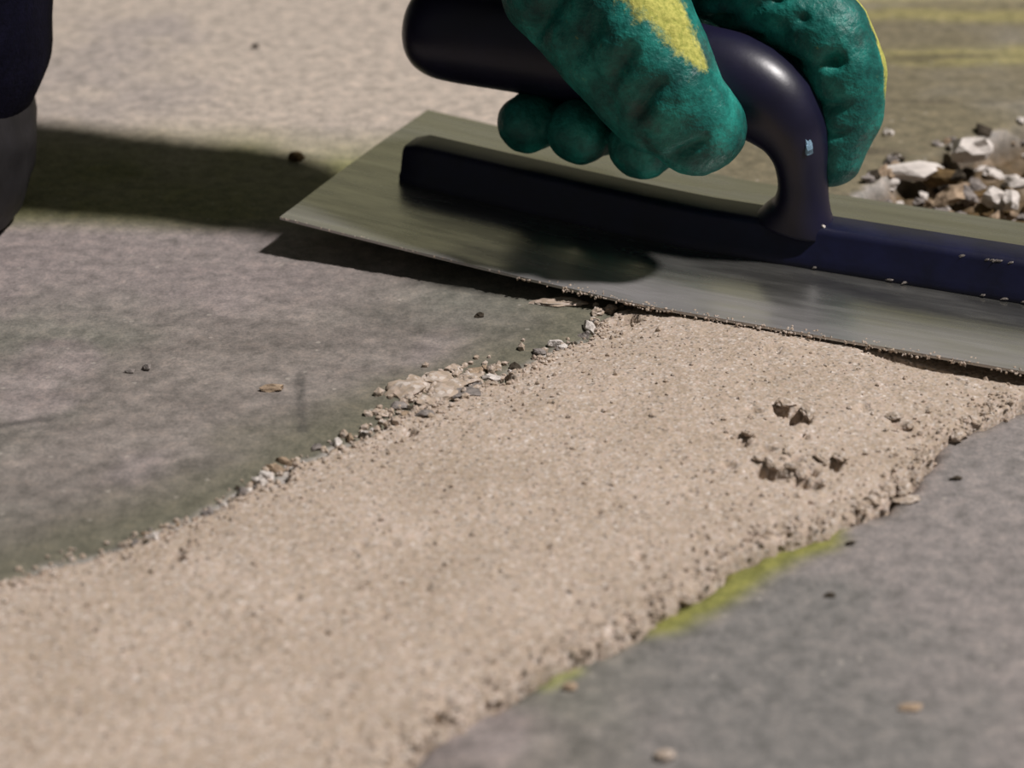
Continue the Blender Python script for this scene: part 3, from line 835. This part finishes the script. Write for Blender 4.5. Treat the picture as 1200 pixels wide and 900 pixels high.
def seg_d(Q_, pts):
    d2 = np.full(len(Q_), 1e9)
    for a, b in zip(pts[:-1], pts[1:]):
        a, b = np.array(a), np.array(b); e = b - a
        t = np.clip(((Q_ - a) @ e) / (e @ e), 0, 1)
        d2 = np.minimum(d2, ((Q_ - a - t[:, None] * e) ** 2).sum(1))
    return np.sqrt(d2)
def n3d(Q_, s, seed):
    return np.array([mnoise.noise(Vector(q * s) + Vector((seed, seed * 2.1, 0))) for q in Q_])
wr = 0.0010 * n3d(Q, 48, 3.0) + 0.0006 * n3d(Q * np.array((1.0, 0.7, 0.45)), 150, 8.0) + 0.00025 * n3d(Q, 230, 6.0)
# creases at the joints
CREASE = [((.1480, .066, .0665), (.1690, .060, .0715), .0016, .0030), ((.1250, .066, .0760), (.1480, .064, .0880), .0014, .0022),
          ((.1340, .066, .0700), (.1570, .062, .0830), .0013, .0016), ((.1180, .066, .0830), (.1400, .062, .0960), .0014, .0018),
          ((.1040, .0080, .0600), (.1190, .0060, .0830), .0020, .0018), ((.1130, .0090, .0520), (.1290, .0085, .0740), .0015, .0013),
          ((.0930, .0100, .0690), (.1070, .0060, .0900), .0024, .0022), ((.0830, .0160, .0800), (.0960, .0110, .1000), .0022, .0018),
          ((.0990, .0080, .0640), (.1100, .0060, .0800), .0014, .0012),
          ((.1230, .0130, .0440), (.1420, .0140, .0560), .0013, .0011), ((.1610, .0600, .0560), (.1760, .0570, .0575), .0012, .0010),
          ((.1600, .0600, .0470), (.1740, .0580, .0480), .0010, .0008)]
for a, b, wd, dp in CREASE:
    d = seg_d(Q, [a, b]); wr -= 1.9 * dp * np.exp(-(d / (wd * 1.5)) ** 2)
co = co + no * wr[:, None]
# yellow knit back: along the back of thumb and index and over the back of the hand
kn = np.zeros(len(co))
ta, tb = np.array((.1220, .0170, .1040)), np.array((.1440, .0195, .0750))
e = tb - ta
tt = np.clip(((Q - ta) @ e) / (e @ e), -0.6, 1.0)
dist = np.sqrt(((Q - ta - tt[:, None] * e) ** 2).sum(1))
wid = 0.0082 * (1 - np.clip(tt, 0, 1)) ** 0.7 + 0.0014
kn = np.maximum(kn, sstep(1.75, 0.35, dist / wid))
d = seg_d(Q, [(.10, .085, .118), (.140, .088, .105), (.162, .086, .0950), (.1790, .082, .0760), (.1830, .0790, .0620)])
kn = np.maximum(kn, sstep(0.0105, 0.0065, d))
d = seg_d(Q, [(.108, .10, .104), (.065, .098, .100), (.05, .09, .15), (.1, .085, .125)])
kn = np.maximum(kn, sstep(0.022, 0.016, d))
kn = np.maximum(kn, sstep(0.145, 0.152, CZ))
co -= np.array(person.location)
hm.vertices.foreach_set('co', co.astype(np.float32).ravel()); hm.update()
set_col(hm, np.repeat(kn[:, None], 3, 1), 'Knit')
glove = link('glove', hm, M['glove'], person)
glove['label'] = 'green rubber-coated work glove with yellow knit back'

def body_part(name, chains, voxel, mat, sm=8, fold=0.0, fs=30, blobs=(), parent=None, zmin=None):
    me = fuse(name, chains, voxel, sm, blobs)
    c_, n_ = get_np(me)
    if fold:
        c_ = c_ + n_ * (fold * np.array([mnoise.noise(Vector((q[0] * fs, q[1] * fs, q[2] * fs * 1.8))) for q in c_]))[:, None]
    if zmin is not None: c_[:, 2] = np.maximum(c_[:, 2], zmin)
    c_ -= np.array(person.location)
    me.vertices.foreach_set('co', c_.astype(np.float32).ravel()); me.update()
    return link(name, me, mat, parent or person)

wx = Vector(L(*WR))
cuff = Vector(L(.062, .066, .178))
ELB, SHL = (-0.175, 0.829, 0.375), (-0.24, 1.03, 0.66)
SHR, ELR, WRR = (-0.56, 1.08, 0.66), (-0.66, 0.98, 0.45), (-0.54, 0.80, 0.53)
PEL, CHE = (-0.42, 1.17, 0.33), (-0.39, 1.06, 0.60)
body_part('jacket', [
    [(tuple(cuff), .038), (ELB, .064), (SHL, .072)], [(SHR, .072), (ELR, .056), (WRR, .040)],
    [((-.42, 1.17, .36), .150), (CHE, .155), ((-.39, 1.03, .72), .09)], [(SHL, .075), (CHE, .14)], [(SHR, .075), (CHE, .14)], [(SHL, .072), ((-.39, 1.03, .70), .085), (SHR, .072)]],
    0.008, M['cloth'], 5, 0.006, 22)
body_part('trousers', [
    [((-.2220, .765, .076), .0700), ((-.222, .765, .12), .0745), ((-.225, .76, .18), .0745), ((-.245, .74, .30), .070), ((-.25, .73, .46), .070), ((-.33, .98, .40), .088), (PEL, .13)],
    [((-.60, .87, .050), .056), ((-.60, .865, .16), .066), ((-.59, .82, .46), .070), ((-.50, 1.02, .40), .09), (PEL, .13)]],
    0.0045, M['cloth'], 4, 0.0015, 28, zmin=0.041)
# boots
def boot(cx, cy, ang):
    c, s = math.cos(ang), math.sin(ang)
    def R(x, y, z): return (cx + x * c - y * s, cy + x * s + y * c, z)   # toe points to local -y
    ch = [[(R(0, .0, .050), .044), (R(0, .000, .075), .042), (R(0, -.002, .105), .042), (R(0, 0, .16), .045)],
          [(R(0, .028, .032), .0450), (R(0, .0, .033), .0560), (R(0, -.03, .037), .0540), (R(0, -.07, .038), .0460), (R(0, -.12, .038), .042), (R(0, -.17, .036), .036), (R(0, -.20, .034), .029)],
          [(R(-.008, -.13, .038), .038), (R(-.006, -.18, .036), .031)], [(R(.012, -.11, .038), .038), (R(.01, -.16, .036), .031)]]
    b = body_part('boot', ch, 0.003, M['boot'], 5, 0.0010, 60, zmin=0.003)
    b['label'] = 'charcoal leather work boot'
    # sole
    out = []
    for t in range(40):
        a = 2 * math.pi * t / 40
        yy = -.078 + .150 * math.sin(a); xx = .0405 * math.copysign(abs(math.cos(a)) ** 0.75, math.cos(a)) * (1.0 if yy < -.05 else 0.90)
        out.append((xx, yy))
    bm = bmesh.new()
    lo_ = [bm.verts.new(Vector(R(x, y, 0.0)) - person.location) for x, y in out]
    hi_ = [bm.verts.new(Vector(R(x, y, 0.014)) - person.location) for x, y in out]
    bm.faces.new(lo_[::-1]); bm.faces.new(hi_)
    for q in range(40): bm.faces.new((lo_[q], lo_[(q + 1) % 40], hi_[(q + 1) % 40], hi_[q]))
    so = link('sole', from_bm('sole', bm, False), M['sole'], b)
    return b
boot(-.2165, .762, -0.16)
boot(-.60, .87, -0.2)
# head, bowed towards the work (outside the frame)
HC = Vector((-.34, .955, .90))
head = body_part('head', [[((-.39, 1.03, .72), .055), ((-.37, 1.0, .82), .056)]], 0.0045, M['skin'], 5, 0, 0,
    [(tuple(HC), .1, (.78, .98, 1.12)), ((HC.x + .015, HC.y - .045, HC.z - .065), .06, (.85, .9, .9)), ((HC.x + .035, HC.y - .10, HC.z - .015), .017, (.8, 1.1, 1.5)),
     ((HC.x - .072, HC.y + .015, HC.z - .005), .024, (.4, .8, 1.2)), ((HC.x + .08, HC.y - .01, HC.z - .005), .024, (.4, .8, 1.2))])
body_part('hair', [], 0.005, M['hair'], 4, 0.004, 60, [((HC.x - .008, HC.y + .022, HC.z + .028), .102, (.83, .95, 1.02))], )
for sx in (-1, 1):
    body_part('eye', [], 0.002, M['eye'], 2, 0, 0, [((HC.x + .022 + sx * .030, HC.y - .083, HC.z + .004), .013, (1, .8, .75))])
body_part('mouth', [], 0.002, M['lip'], 2, 0, 0, [((HC.x + .028, HC.y - .100, HC.z - .062), .02, (1.1, .35, .28))])
# other glove resting on the knee
hx = Vector((-.555, .80, .535))
rest = [[(tuple(hx), .028), ((hx.x, hx.y - .05, hx.z), .026)]]
for k, dx in enumerate((-.03, -.01, .01, .03)):
    ln = (.062, .072, .068, .052)[k]
    rest.append([((hx.x + dx * .8, hx.y - .04, hx.z), .014), ((hx.x + dx, hx.y - .055 - ln * .5, hx.z - .010), .0115), ((hx.x + dx, hx.y - .055 - ln * .8, hx.z - .04), .0095)])
rest.append([((hx.x + .02, hx.y - .01, hx.z), .017), ((hx.x + .05, hx.y - .045, hx.z - .012), .0125), ((hx.x + .058, hx.y - .07, hx.z - .028), .010)])
g2_ = body_part('glove', rest, 0.002, M['glove'], 3)
set_col(g2_.data, np.zeros((len(g2_.data.vertices), 3)), 'Knit')
